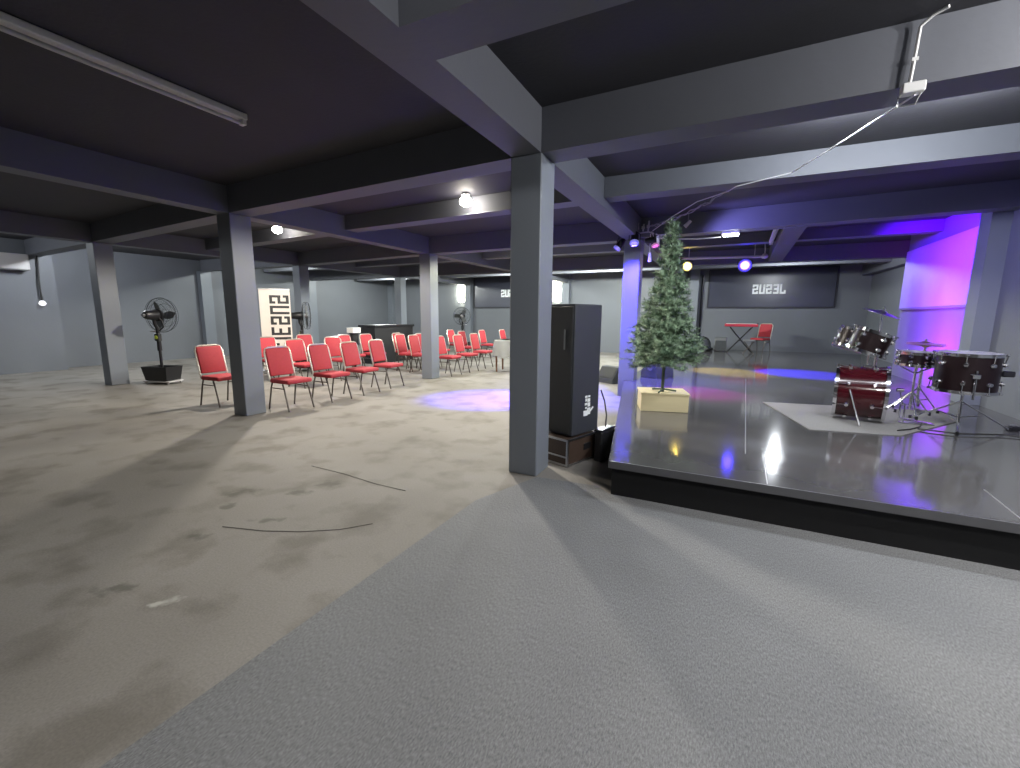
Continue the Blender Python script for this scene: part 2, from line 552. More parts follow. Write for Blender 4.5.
batten((1.1, 4.45, 3.14), 0, 'lit tube fitting on the stage ceiling behind the front beam', 42, 1.25)
batten((2.6, 2.62, 3.13), R(90), 'lit tube fitting on the ceiling over the grey carpet', 80, 0.6, (1.0, 0.98, 0.95))
batten((1.2, 0.7, 3.13), 0, 'added out-of-view tube fitting brightening the middle of the grey carpet', 38, 1.25, (1.0, 0.98, 0.95))  # extra lamp out of view, added to lift the carpet and nearest column
batten((-6.98, 11.9, 3.14), R(80), 'unlit white tube fitting above the far rows of chairs', 0, 1.1)
batten((-8.7, 14.0, 3.14), R(20), 'unlit white tube fitting near the glowing wall light', 0, 0.8)
batten((-13.2, 5.1, 3.13), 0, 'lit tube fitting on the ceiling by the left wall', 50, 1.25)
batten((1.42, 14.2, 3.13), 0, 'lit tube fitting on the ceiling before the stage wall sign', 48, 0.6, COOL, 0, 1)
batten((-4.0, 14.0, 3.13), 0, 'added hidden tube fitting brightening the back wall, middle bay', 230, 1.25, (0.95, 1.0, 0.93))  # added unseen behind the beam to raise the light on the back wall
batten((-7.3, 14.3, 3.13), 0, 'added hidden tube fitting brightening the back wall, beyond the black counter', 100, 1.25, (0.95, 1.0, 0.93))  # another added lamp, hidden, for the left part of the back wall
batten((-13.4, 9.6, 3.13), 0, 'added hidden tube fitting on the ceiling beyond the white banner', 45, 1.25, (0.95, 1.0, 0.95))  # unseen lamp added to brighten the bay beyond the banner
batten((-13.2, 14.6, 3.13), 0, 'added hidden tube fitting brightening the far left corner', 90, 1.25, (0.95, 1.0, 0.95))  # unseen lamp added to light the corner walls
batten((-14.0, 2.2, 3.13), R(90), 'added out-of-view tube fitting along the left wall projection', 18, 1.25)  # added beyond the left of the view as fill for wall and floor

# two tall glowing wall lights on the back wall
for (x, label) in ((-11.48, 'tall glowing wall light left of the far fan'), (-6.68, 'tall glowing wall light seen just right of the nearest column')):
    t = thing('wall_light', label, 'wall light', (x, YB - 0.02, 2.55), 0, 'tall wall lights')
    bm = NB(); box(bm, (0, -0.02, 0), (0.42, 0.04, 0.98), bev=0.01); obj('frame', bm, 'offwhite', t)
    bm = NB(); box(bm, (0, -0.05, 0), (0.36, 0.03, 0.92), bev=0.01); obj('diffuser', bm, glow('wall_light_glass', (1.0, 1.0, 0.62), 1.8), t)
    l = lamp('AREA', 'wall_glow', (0, -0.12, 0), 70, (1.0, 1.0, 0.78), (0.36, 0.9)); l.parent = t; l.rotation_euler = (R(90), 0, 0)

# ------------------------------------------------------------------ stage
SL = lambda y: -0.81 - (y - 3.5) * 0.19 if y < 8.2 else -1.70
b = NB(); box(b, ((XR + 3.98) / 2, (12.0 + YB) / 2, ST / 2), (3.98 - XR, YB - 12.0, ST)); struct('floor_alcove', b, 'stage_top')
POLY = [(-0.81, 3.5), (XR - 0.004, 3.5), (XR - 0.004, YB - 0.004), (-1.7, YB - 0.004), (-1.7, 8.57), (-1.5, 8.57), (-1.5, 8.22), (-1.69, 8.22)]
stg = thing('stage', 'low stage with glossy dark vinyl deck and black front face', 'stage', (0, 0, 0))
bm = NB(); prism(bm, POLY, 0.255, ST); obj('deck', bm, 'stage_top', stg)
bm = NB(); prism(bm, [(-0.79, 3.54), (XR - 0.01, 3.54), (XR - 0.01, 3.60), (-0.79, 3.60)], 0, 0.255)
obj('front_panel', bm, 'stage_face', stg)
bm = NB(); prism(bm, [(-0.79, 3.60), (-0.72, 3.60), (-1.60, 8.15), (-1.67, 8.15)], 0, 0.255); obj('side_panel', bm, 'stage_face', stg)
bm = NB(); box(bm, ((-0.81 + XR) / 2, 3.492, 0.283), (XR + 0.81, 0.014, 0.06)); obj('edge_trim', bm, 'stage_trim', stg)
bm = NB()
for (a, c) in (((0.215, 4.25), (0.37, 9.6)), ((0.335, 3.52), (0.35, 4.28)), ((1.66, 3.52), (1.70, 4.12))):
    a_, c_ = Vector((*a, 0)), Vector((*c, 0))
    box(bm, ((a[0] + c[0]) / 2, (a[1] + c[1]) / 2, ST + 0.0003), ((c_ - a_).length, 0.007, 0.002), math.atan2(c[1] - a[1], c[0] - a[0]))
obj('seam_strip', bm, 'seam', stg)

# grey carpet lying over the older floor
b = NB(); prism(b, [(-1.80, YF + 0.02), (XR - 0.02, YF + 0.02), (XR - 0.02, 3.535), (-0.80, 3.535), (-0.95, 3.66), (-1.50, 3.61), (-1.74, 2.9)], 0.0, 0.008)
tag(obj('carpet', b, 'carpet'), 'newer grey carpet laid in front of the stage', 'carpet')
b = NB(); prism(b, [(0.51, 7.01), (0.85, 5.50), (1.66, 5.66), (2.05, 6.20), (2.45, 6.75), (2.55, 7.45)], ST + 0.0016, ST + 0.009)
tag(obj('rug', b, 'mat'), 'pale grey mat under the drum kit', 'rug')
for pts, label in (([(-3.11, 1.7), (-2.8, 1.79), (-2.56, 1.9), (-2.34, 2.05), (-2.2, 2.22)], 'thin dark cord on the worn floor, the longer one left of the carpet edge'),
                   ([(-3.61, 2.86), (-3.15, 2.85), (-2.72, 2.8), (-2.38, 2.8)], 'thin dark cord on the worn floor, nearer the columns')):
    b = NB(); path(b, [(x, y, 0.002) for x, y in pts], 0.0022, 6); tag(obj('cord', b, 'wornlead'), label, 'cord')

# ------------------------------------------------------------------ lettering (block capitals on a 4 x 6 grid)
GLYPH = {
    'J': [(2.7, 0, 4, 6), (0, 0, 4, 1.2), (0, 0, 1.3, 2.2)],
    'E': [(0, 0, 1.3, 6), (0, 0, 3.8, 1.2), (0, 4.8, 3.8, 6), (0, 2.4, 3.2, 3.6)],
    'S': [(0, 0, 4, 1.2), (2.7, 0, 4, 3.5), (0, 2.5, 4, 3.5), (0, 2.5, 1.3, 6), (0, 4.8, 4, 6), (2.7, 4.2, 4, 6), (0, 0, 1.3, 1.8)],
    'U': [(0, 0, 1.3, 6), (2.7, 0, 4, 6), (0, 0, 4, 1.2)],
}
def lettering(bm, text, origin, ux, vy, nrm, h, gap=0.9, wf=1.0, thin=1.0):
    """capitals laid out along ux (reading direction) with vy as letter-up"""
    o = Vector(origin); ux = Vector(ux); vy = Vector(vy); nn = Vector(nrm)
    k = h / 6
    cx = 0
    for ch in text:
        for i, (x0, y0, x1, y1) in enumerate(GLYPH[ch]):
            if thin < 1:      # slimmer strokes, kept on the outer edges of the letter
                w0 = 1.25 * thin
                if x1 - x0 <= 1.31:
                    x0, x1 = (x0, x0 + w0 / wf * 0.9) if x0 < 1 else (x1 - w0 / wf * 0.9, x1)
                if y1 - y0 <= 1.21:
                    y0, y1 = (y0, y0 + w0) if y0 < 3 else (y1 - w0, y1)
            d = 0.004 + 0.0005 * i
            P = [o + ux * ((cx + x) * k * wf) + vy * (y * k) for x, y in ((x0, y0), (x1, y0), (x1, y1), (x0, y1))]
            lo = [bm.verts.new(p) for p in P]
            hi = [bm.verts.new(p + nn * d) for p in P]
            bm.faces.new(lo); bm.faces.new(hi[::-1])
            for j in range(4):
                bm.faces.new((lo[j], lo[(j + 1) % 4], hi[(j + 1) % 4], hi[j]))
        cx += 4 + gap

# ------------------------------------------------------------------ signs
def wall_sign(x0, label):
    t = thing('wall_sign', label, 'sign', (x0, YB - 0.06, 2.50), 0, 'dark wall signs')
    bm = NB(); box(bm, (1.90, 0, 0), (3.80, 0.05, 1.30), bev=0.01); obj('panel', bm, 'sign', t)
    bm = NB()
    for s in (-1, 1):
        box(bm, (1.90, 0.01, s * 0.665), (3.88, 0.06, 0.03))
        box(bm, (1.90 + s * 1.925, 0.01, 0), (0.03, 0.06, 1.30))
    obj('frame', bm, 'signedge', t)
    bm = NB(); lettering(bm, 'JESUS', (2.40, -0.027, -0.20), (-1, 0, 0), (0, 0, 1), (0, -1, 0), 0.33, 0.6, 0.82)
    obj('lettering', bm, 'signtext', t)
    return t
wall_sign(-0.75, 'long dark wall sign behind the stage with mirrored white lettering')
wall_sign(-10.75, 'long dark wall sign behind the chairs, mostly hidden by the nearest column')

# upright white banner with the same word running up it
p0, p1 = Vector((-10.32, 7.02, 0)), Vector((-9.92, 7.52, 0))
ang = math.atan2(p1.y - p0.y, p1.x - p0.x)
t = thing('roll_up_banner', 'upright white banner with big black letters behind the first chairs', 'banner', (*((p0 + p1) / 2).xy, 0), ang)
bm = NB(); box(bm, (0, 0, 1.09), (0.68, 0.012, 1.98)); obj('banner_sheet', bm, 'banner', t)
bm = NB(); box(bm, (0, 0, 0.05), (0.74, 0.14, 0.10), bev=0.02); obj('base', bm, 'steel', t)
bm = NB(); box(bm, (0, 0, 2.085), (0.69, 0.03, 0.03), bev=0.005); obj('top_rail', bm, 'steel', t)
bm = NB(); lettering(bm, 'JESUS', (-0.12, -0.007, 0.70), (0, 0, 1), (1, 0, 0), (0, -1, 0), 0.43, 1.0, 0.72, 0.72)
obj('lettering', bm, 'ink', t)

# ------------------------------------------------------------------ white board on the right wall, pale box on the left wall
t = thing('screen_board', 'pale board washed in violet light, high on the right wall', 'board', (XR - 0.045, 10.26, 2.27))
bm = NB(); box(bm, (0.02, 0, 0.0), (0.05, 3.32, 1.14), bev=0.006); obj('board', bm, 'screen', t)
bm = NB(); box(bm, (0.015, 0, -0.585), (0.06, 3.34, 0.03)); obj('bottom_rail', bm, 'grey', t)
t = thing('wall_box', 'pale boxed-in panel high on the left wall', 'wall box', (XL + 0.48, 3.6, 2.66))
bm = NB(); box(bm, (0.14, 0, 0), (0.28, 1.9, 0.36), bev=0.015); obj('casing', bm, 'offwhite', t)
bm = NB(); box(bm, (0.145, 0, -0.19), (0.27, 1.88, 0.02)); obj('shadow_strip', bm, 'grey', t)  # the shadow line under the casing, made as a grey strip
# bulb hanging on a dark lead
t = thing('hanging_bulb', 'small white bulb hanging on a dark lead by the left wall', 'bulb', (-15.33, 4.72, 1.72))
bm = NB(); path(bm, [(-0.04, 0.05, 1.45), (-0.03, 0.04, 1.0), (0.0, 0.0, 0.5), (0, 0, 0.08)], 0.018, 6); obj('lead', bm, 'cable', t)
bm = NB(); tube(bm, (0, 0, 0.03), (0, 0, 0.09), 0.025, n=12); obj('socket', bm, 'black', t)
bm = NB(); lathe(bm, [(0, -0.09), (0.05, -0.07), (0.07, -0.03), (0.05, 0.02), (0.025, 0.04), (0, 0.04)], n=16); obj('bulb', bm, glow('dim_bulb', (0.95, 0.95, 1.0), 1.2), t, True)
bulb_light((-15.1, 5.35, 3.13), 0, COOL, 'tiny lit ceiling lamp near the left wall corner', 'rect', emis=12, w_=0.22)

# ------------------------------------------------------------------ red banquet chairs
def make_chair():
    t = thing('banquet_chair', '', 'chair', (0, 0, 0), 0, 'red banquet chairs')
    # local +X is the way the chair faces
    bm = NB(); box(bm, (0.02, 0, 0.455), (0.45, 0.44, 0.07), bev=0.028, seg=3); obj('seat', bm, 'red', t, True)
    til = Matrix.Rotation(R(-13), 3, 'Y')
    bm = NB(); box(bm, (-0.245, 0, 0.735), (0.045, 0.40, 0.44), til, bev=0.018, seg=3); obj('backrest', bm, 'red', t, True)
    bm = NB()
    pts = []
    def bk(y, h):
        return Vector((-0.245, 0, 0.735)) + til @ Vector((0.0, y, h))
    pts += [(-0.19, -0.215, 0.44), bk(-0.218, -0.22), bk(-0.218, 0.16), bk(-0.19, 0.215), bk(-0.14, 0.235), bk(0.14, 0.235), bk(0.19, 0.215), bk(0.218, 0.16), bk(0.218, -0.22), (-0.19, 0.215, 0.44)]
    path(bm, pts, 0.014, 8); obj('back_frame', bm, 'gilt', t, True)
    for s in (-1, 1):
        bm = NB(); path(bm, [(-0.15, s * 0.205, 0.43), (-0.18, s * 0.21, 0.34), (-0.255, s * 0.22, 0.0)], 0.0125, 8); obj('leg', bm, 'leg', t, True)
        bm = NB(); path(bm, [(0.10, s * 0.205, 0.42), (0.14, s * 0.21, 0.34), (0.235, s * 0.22, 0.0)], 0.0125, 8); obj('leg', bm, 'leg', t, True)
        bm = NB(); tube(bm, (-0.178, s * 0.21, 0.345), (0.137, s * 0.21, 0.345), 0.009, n=8); obj('stretcher', bm, 'leg', t, True)
    return t
proto = make_chair()
CH = [
    (-7.42, 4.28, 2, 'red banquet chair standing alone left of the gray column, nearest the mist fan', 0),
    (-6.17, 4.60, -2, 'front-row red banquet chair immediately right of the gray column', 0),
    (-6.17, 5.40, 1, 'second red banquet chair of the front row, counted from the gray column', 0),
    (-6.20, 6.14, 3, 'third red banquet chair of the front row, counted from the gray column', 0),
    (-6.30, 6.97, 4, 'fourth red banquet chair of the front row, last before the open gap', 0),
    (-9.05, 6.42, 0, 'red chair half hidden by the gray column, below the white banner', 0),
    (-7.80, 6.18, 0, 'red chair in the second row behind the first and second front chairs', 0),
    (-9.45, 7.72, -3, 'red chair at the back beside the fan, right of the white banner', 0),
    (-7.95, 7.28, -4, 'red chair in the second row showing behind the third front chair, its left side seen', 0),
    (-8.50, 8.15, 2, 'red chair in the third row peeking above the third front chair', 0),
    (-8.45, 8.85, 0, 'red chair just right of the white box, behind the fourth front chair', 0),
    (-8.22, 9.85, 6, 'red chair before the black desk, leftmost of the tight cluster', 0),
    (-7.62, 9.28, 6, 'red chair before the black desk, second of the tight cluster', 0),
    (-7.10, 9.18, 3, 'red chair before the black desk, nearest of the tight cluster', 0),
    (-7.50, 9.95, 0, 'red chair before the black desk, partly hidden by the far gray column', 0),
    (-6.20, 9.06, 0, 'red chair immediately right of the far gray column, nearest of that group', 0),
    (-6.20, 9.90, 0, 'second red chair right of the far gray column, in its front row', 0),
    (-6.30, 10.90, 0, 'red chair in the far front row, beside the white draped table', 0),
    (-7.65, 10.70, 0, 'red chair behind the nearest one right of the far gray column', 0),
    (-7.55, 12.20, 0, 'red chair in the second far row, left of the black fan pole', 0),
    (-8.60, 13.10, 0, 'red chair in the far rows directly below the black fan', 0),
    (-7.60, 13.60, 0, 'red chair behind the white draped table, left one of two', 0),
    (-7.20, 14.40, 0, 'red chair behind the white draped table, right one of two', 0),
]
for i, (x, y, rz, label, z) in enumerate(CH):
    o = proto if i == 0 else copy_tree(proto)
    o.location = (x, y, z)
    o.rotation_euler = (0, 0, R(rz))
    o['label'] = label
o = copy_tree(proto)
o.location = (0.98, 16.95, ST + 0.006); o.rotation_euler = (0, 0, R(238))
o['label'] = 'red chair on the stage beside the keyboard stand, under the wall sign'

# ------------------------------------------------------------------ fans
def make_fan(tub=True):
    t = thing('pedestal_fan', '', 'fan', (0, 0, 0), 0, 'black pedestal fans')
    H = 1.44
    bm = NB()
    a = [(-0.30, -0.20), (0.30, -0.20), (0.30, 0.20), (-0.30, 0.20)]
    lo = [bm.verts.new((x * 0.84, y * 0.84, 0.08)) for x, y in a]
    hi = [bm.verts.new((x, y, 0.37)) for x, y in a]
    hi2 = [bm.verts.new((x * 0.95, y * 0.93, 0.37)) for x, y in a]
    lo2 = [bm.verts.new((x * 0.8, y * 0.8, 0.30)) for x, y in a]
    bm.faces.new(lo)
    for A, B in ((lo, hi), (hi, hi2), (hi2, lo2)):
        for j in range(4):
            bm.faces.new((A[j], A[(j + 1) % 4], B[(j + 1) % 4], B[j]))
    bm.faces.new(lo2)
    tb = obj('water_tub', bm, 'black', t)
    bm = NB(); box(bm, (0, 0, 0.055), (0.64, 0.36, 0.03), bev=0.012)
    for sx in (-1, 1):
        for sy in (-1, 1):
            tube(bm, (sx * 0.26, sy * 0.15 - 0.012, 0.022), (sx * 0.26, sy * 0.15 + 0.012, 0.022), 0.022, n=12)
    obj('base_frame', bm, 'offwhite', t)
    bm = NB(); tube(bm, (0, 0, 0.30), (0, 0, 0.72), 0.028, n=14); tube(bm, (0, 0, 0.70), (0, 0, 1.18), 0.045, 0.035, n=14); obj('pole', bm, 'blackm', t, True)
    bm = NB(); box(bm, (0, -0.01, 0.98), (0.11, 0.09, 0.16), bev=0.02, seg=2); cb = obj('control_box', bm, 'black', t)
    bm = NB(); lathe(bm, [(0, 0.006), (0.035, 0.006), (0.038, 0)], (0, -0.056, 0.98), (0, -1, 0), 18); obj('sticker', bm, 'sticker', cb)
    bm = NB(); box(bm, (-0.11, 0, 1.10), (0.14, 0.03, 0.03), bev=0.006); obj('tilt_handle', bm, 'offwhite', t)
    # neck and head: the axis of the blades points along local +Y
    bm = NB(); path(bm, [(0, 0, 1.16), (0, -0.05, 1.26), (0, -0.06, 1.36), (0, -0.03, 1.44)], 0.032, 10)
    path(bm, [(0.05, 0, 1.12), (0.13, 0.02, 1.2), (0.12, 0.0, 1.32), (0.06, -0.02, 1.40)], 0.016, 8); obj('neck', bm, 'blackm', t, True)
    bm = NB(); lathe(bm, [(0, -0.26), (0.06, -0.255), (0.085, -0.22), (0.10, -0.06), (0.10, 0.0), (0.13, 0.02), (0.13, 0.05), (0, 0.05)], (0, 0, H), (0, 1, 0), 24)
    mo = obj('motor_housing', bm, 'black', t, True)
    bm = NB(); lathe(bm, [(0, -0.30), (0.03, -0.295), (0.035, -0.25), (0, -0.25)], (0, 0, H), (0, 1, 0), 14); obj('end_cap', bm, 'steel', mo, True)
    bm = NB(); lathe(bm, [(0, 0.17), (0.05, 0.165), (0.065, 0.13), (0.065, 0.08), (0, 0.08)], (0, 0, H), (0, 1, 0), 20); obj('hub', bm, 'steel', t, True)
    for k in range(3):
        a0 = k * 2 * PI / 3
        bm = NB()
        g = []
        for i in range(7):
            f = i / 6
            rr = 0.06 + f * 0.25
            wd = 0.05 + 0.14 * math.sin(PI * (0.15 + 0.7 * f))
            row = []
            for s in (0, 0.5, 1):
                th = a0 + (s - 0.5) * wd / rr * 0.9
                row.append(bm.verts.new((rr * math.cos(th), 0.125 + (s - 0.5) * 0.06, H + rr * math.sin(th))))
            g.append(row)
        for A, B in zip(g[:-1], g[1:]):
            for j in range(2):
                bm.faces.new((A[j], A[j + 1], B[j + 1], B[j]))
        r_ = bmesh.ops.solidify(bm, geom=bm.faces[:], thickness=0.004)
        obj('blade', bm, 'grey', t, True)
    bm = NB()
    for rad, y in ((0.36, 0.12), (0.34, 0.06), (0.34, 0.19), (0.24, 0.035), (0.24, 0.215), (0.13, 0.225)):
        ring(bm, (0, y, H), (0, 1, 0), rad, 0.006 if rad > 0.35 else 0.003, 36, 5)
    for i in range(48):
        a = i * 2 * PI / 48
        ca, sa = math.cos(a), math.sin(a)
        P = lambda r, y: (r * ca, y, H + r * sa)
        path(bm, [P(0.12, 0.025), P(0.24, 0.035), P(0.34, 0.06), P(0.36, 0.12), P(0.34, 0.19), P(0.24, 0.215), P(0.10, 0.228)], 0.0014, 3)
    obj('guard', bm, 'blackm', t)
    return t
fan = make_fan()
fan.location = (-10.72, 4.98, 0); fan.rotation_euler = (0, 0, R(18)); fan['label'] = 'black mist fan on a black water tub, left of the lone red chair'
f2 = copy_tree(fan); f2.location = (-10.1, 7.98, 0); f2.rotation_euler = (0, 0, R(-42)); f2['label'] = 'fan seen edge-on between the white banner and a far column'
f3 = copy_tree(fan); f3.location = (-9.9, 15.5, 0); f3.rotation_euler = (0, 0, R(200)); f3['label'] = 'black fan standing by the back wall below the glowing wall light'

# ------------------------------------------------------------------ desk, stand and draped table at the back
t = thing('sound_desk', 'black counter behind the cluster of red chairs', 'desk', (-9.75, 10.85, 0))
bm = NB(); box(bm, (0.27, 0, 0.55), (0.05, 1.76, 1.10)); box(bm, (-0.02, -0.865, 0.55), (0.53, 0.03, 1.10)); box(bm, (-0.02, 0.865, 0.55), (0.53, 0.03, 1.10)); obj('body', bm, 'black', t)
bm = NB(); box(bm, (0.0, 0, 1.135), (0.68, 1.84, 0.07), bev=0.01); obj('counter_top', bm, 'blackm', t)
bm = NB(); box(bm, (-0.05, 0, 0.75), (0.48, 1.70, 0.03)); obj('shelf', bm, 'black', t)
t = thing('equipment_stand', 'black stand with a round column left of the black counter', 'stand', (-9.15, 8.85, 0))
bm = NB(); lathe(bm, [(0, 0.0), (0.18, 0.0), (0.18, 0.02), (0.03, 0.05), (0.03, 0.93), (0.12, 0.95), (0.12, 0.985), (0, 0.985)], n=20); obj('post', bm, 'black', t, True)
bm = NB(); box(bm, (0, 0, 0.80), (0.14, 0.22, 0.3), bev=0.02); obj('cabinet', bm, 'black', t)
t = thing('white_box', 'white box resting on the black stand beside the counter', 'box', (-9.15, 8.85, 0.986))
bm = NB(); box(bm, (0, 0, 0.065), (0.24, 0.28, 0.13), bev=0.012, seg=2); obj('box_body', bm, 'white', t)
bm = NB(); box(bm, (0.0, 0, 0.136), (0.25, 0.29, 0.014), bev=0.004); obj('lid', bm, 'cloth', t)
t = thing('wooden_table', 'small wooden table under the white cloth, beside the nearest column', 'table', (-5.28, 10.55, 0), R(8))
bm = NB(); box(bm, (0, 0, 0.82), (0.62, 0.62, 0.04), bev=0.006); obj('table_top', bm, 'wood', t)
for sx in (-1, 1):
    for sy in (-1, 1):
        bm = NB(); tube(bm, (sx * 0.25, sy * 0.25, 0), (sx * 0.26, sy * 0.26, 0.80), 0.022, 0.03, n=10); obj('leg', bm, 'wood', t, True)
bm = NB()
N = 40
prof = [(0.0, 0.852), (0.30, 0.852), (0.328, 0.84), (0.335, 0.78), (0.345, 0.6), (0.355, 0.40)]
rows = []
for (r_, z_) in prof:
    row = []
    for i in range(N):
        a = 2 * PI * i / N
        k = 1 / max(abs(math.cos(a)), abs(math.sin(a)))
        k = min(k, 1.3)
        wv = 1 + (0.05 * math.sin(7 * a + 1) if z_ < 0.7 else 0)
        rr = max(r_, 0.01)
        row.append(bm.verts.new((rr * k * wv * math.cos(a), rr * k * wv * math.sin(a), z_ + (0.03 * math.sin(5 * a) if z_ < 0.5 else 0))))
    rows.append(row)
bm.faces.new(rows[0])
for A, B in zip(rows[:-1], rows[1:]):
    for j in range(N):
        bm.faces.new((A[j], A[(j + 1) % N], B[(j + 1) % N], B[j]))
bmesh.ops.solidify(bm, geom=bm.faces[:], thickness=-0.004)
o = obj('tablecloth', bm, 'cloth', smooth=True); o.location = (-5.28, 10.55, 0); o.rotation_euler = (0, 0, R(8))
tag(o, 'white cloth draped over the small wooden table, beside the nearest column', 'tablecloth')

# ------------------------------------------------------------------ speaker on its case
SR = R(-19)
t = thing('flight_case', 'low brown flight case with metal edges under the tall speaker', 'case', (-1.43, 4.36, 0), SR)
bm = NB(); box(bm, (0, 0, 0.145), (0.40, 0.62, 0.25)); obj('case_body', bm, 'caseply', t)
bm = NB()
for sx in (-1, 1):
    for sy in (-1, 1):
        box(bm, (sx * 0.198, sy * 0.308, 0.14), (0.02, 0.02, 0.27))
for z in (0.015, 0.272):
    for s in (-1, 1):
        box(bm, (s * 0.198, 0, z), (0.02, 0.62, 0.018)); box(bm, (0, s * 0.308, z), (0.40, 0.02, 0.018))
box(bm, (0, -0.309, 0.10), (0.40, 0.02, 0.014))
obj('metal_edging', bm, 'steel', t)
bm = NB(); box(bm, (0.204, 0.02, 0.16), (0.012, 0.12, 0.07), bev=0.004); obj('handle', bm, 'black', t)
t = thing('speaker', 'tall black loudspeaker with a white logo beside the nearest column', 'speaker', (-1.43, 4.40, 0.283), SR)
bm = NB(); box(bm, (0, 0, 0.665), (0.34, 0.46, 1.33), bev=0.012, seg=2); obj('cabinet', bm, 'darkbox', t)
bm = NB(); box(bm, (0, -0.237, 0.665), (0.31, 0.015, 1.28), bev=0.005); gr = obj('grille', bm, 'grille', t)
bm = NB(); box(bm, (0.06, -0.2465, 0.98), (0.018, 0.004, 0.2)); obj('badge', bm, 'grey', gr)
# the worn white mark on its side, built from small strokes
bm = NB()
for (y, z, a, c) in ((0.00, 0.44, 0.045, 0.035), (0.055, 0.44, 0.04, 0.03), (0.0, 0.385, 0.03, 0.05), (0.05, 0.375, 0.05, 0.06), (0.0, 0.315, 0.05, 0.04), (0.055, 0.30, 0.045, 0.07), (0.0, 0.25, 0.03, 0.03), (-0.005, 0.16, 0.08, 0.09), (0.06, 0.165, 0.05, 0.07), (0.055, 0.225, 0.06, 0.04)):
    box(bm, (0.1715, y * 0.9, 0.30 + (z - 0.30) * 0.62), (0.003, a * 0.9, c * 0.62))
box(bm, (0.1715, 0.10, 0.245), (0.003, 0.07, 0.02), Matrix.Rotation(R(35), 3, 'X'))
obj('logo', bm, 'signtext', t)
t = thing('stage_box', 'small black cable box on the floor between flight case and stage', 'box', (-1.085, 4.45, 0), R(-15))
bm = NB(); box(bm, (0, 0, 0.16), (0.09, 0.28, 0.32), bev=0.012); obj('box_body', bm, 'black', t)
bm = NB(); box(bm, (0, 0, 0.332), (0.10, 0.29, 0.022), bev=0.006); obj('lid', bm, 'blackm', t)
b = NB(); path(b, [(-1.085, 4.47, 0.35), (-1.10, 4.55, 0.45), (-1.16, 4.68, 0.58), (-1.20, 4.66, 0.70)], 0.008, 6)
tag(obj('cable', b, 'cable'), 'black cable running from the cable box up to the speaker', 'cable')

# ------------------------------------------------------------------ monitors, bag, boxes and keyboard on and by the stage
def wedge(loc, rz, label, mt='black'):
    t = thing('floor_monitor', label, 'speaker', loc, rz, 'floor monitor speakers')
    bm = NB()
    pr = [(-0.20, 0), (0.20, 0), (0.20, 0.10), (0.02, 0.36), (-0.14, 0.36)]
    A = [bm.verts.new((-0.25, y, z)) for y, z in pr]
    B = [bm.verts.new((0.25, y, z)) for y, z in pr]
    bm.faces.new(A); bm.faces.new(B[::-1])
    for j in range(5):
        bm.faces.new((A[j], A[(j + 1) % 5], B[(j + 1) % 5], B[j]))
    obj('cabinet', bm, 'bag', t)
    bm = NB()
    n = Vector((0, 0.26, 0.18)).normalized()
    c = Vector((0, 0.11, 0.23)) + n * 0.008
    rot = Matrix(((1, 0, 0), (0, -0.57, n.y), (0, 0.82, n.z)))
    box(bm, c, (0.46, 0.27, 0.014), rot, bev=0.004); obj('grille', bm, 'grille', t)
    bm = NB(); tube(bm, (-0.255, -0.02, 0.2), (-0.25, -0.02, 0.2), 0.06, n=16); obj('handle', bm, 'grey', t)
    return t
wedge((-2.34, 9.9, 0), R(150), 'dark wedge monitor on the floor left of the blue-lit column')
wedge((-1.2, 8.98, ST + 0.003), R(60), 'dark wedge monitor on the stage behind the tree trunk')
t = thing('drum_bag', 'rounded dark equipment bag on the stage, left of the keyboard stand', 'bag', (-0.78, 16.9, ST + 0.003))
bm = NB(); lathe(bm, [(0, 0.0), (0.25, 0.0), (0.28, 0.05), (0.275, 0.14), (0.25, 0.30), (0.18, 0.42), (0.08, 0.46), (0, 0.465)], n=24); obj('bag_body', bm, 'bag', t, True)
bm = NB(); path(bm, [(-0.16, -0.14, 0.36), (-0.12, -0.17, 0.46), (0, -0.14, 0.50), (0.12, -0.12, 0.46), (0.16, -0.12, 0.36)], 0.018, 8); obj('handle', bm, 'black', t, True)
bm = NB(); ring(bm, (0, 0, 0.06), (0, 0, 1), 0.29, 0.055, 28, 8); obj('rim', bm, 'black', t, True)
t = thing('amplifier', 'small grey amplifier box between the dark bag and the keyboard stand', 'amplifier', (-0.22, 17.05, ST + 0.003))
bm = NB(); box(bm, (0, 0, 0.24), (0.38, 0.3, 0.46), bev=0.015); obj('cabinet', bm, 'grey', t)
bm = NB(); box(bm, (0, -0.156, 0.2), (0.33, 0.012, 0.34)); obj('grille', bm, 'bag', t)
t = thing('keyboard_stand', 'black X-shaped keyboard stand on the stage under the wall sign', 'stand', (0.36, 16.6, ST + 0.003))
for s in (-1, 1):
    bm = NB()
    y = 0.05 * s
    tube(bm, (-0.36 * s, y, 0.02), (0.32 * s, y, 0.84), 0.022, n=10)
    tube(bm, (-0.36 * s, -0.22, 0.02), (-0.36 * s, 0.22, 0.02), 0.02, n=10)
    tube(bm, (0.32 * s, -0.2, 0.845), (0.32 * s, 0.2, 0.845), 0.02, n=10)
    obj('cross_leg', bm, 'black', t, True)
bm = NB(); tube(bm, (0, -0.09, 0.43), (0, 0.09, 0.43), 0.035, n=12); obj('pivot', bm, 'black', t, True)
t = thing('keyboard', 'red-edged electronic keyboard lying on the X-shaped stand', 'keyboard', (0.36, 16.6, ST + 0.87))
bm = NB(); box(bm, (0, 0, 0.045), (0.98, 0.34, 0.09), bev=0.012); obj('case', bm, 'keyred', t)
bm = NB(); box(bm, (0, -0.09, 0.096), (0.90, 0.13, 0.012)); obj('keys', bm, 'white', t)
bm = NB(); box(bm, (0.42, 0.06, 0.10), (0.16, 0.2, 0.03)); obj('music_rest', bm, 'black', t)
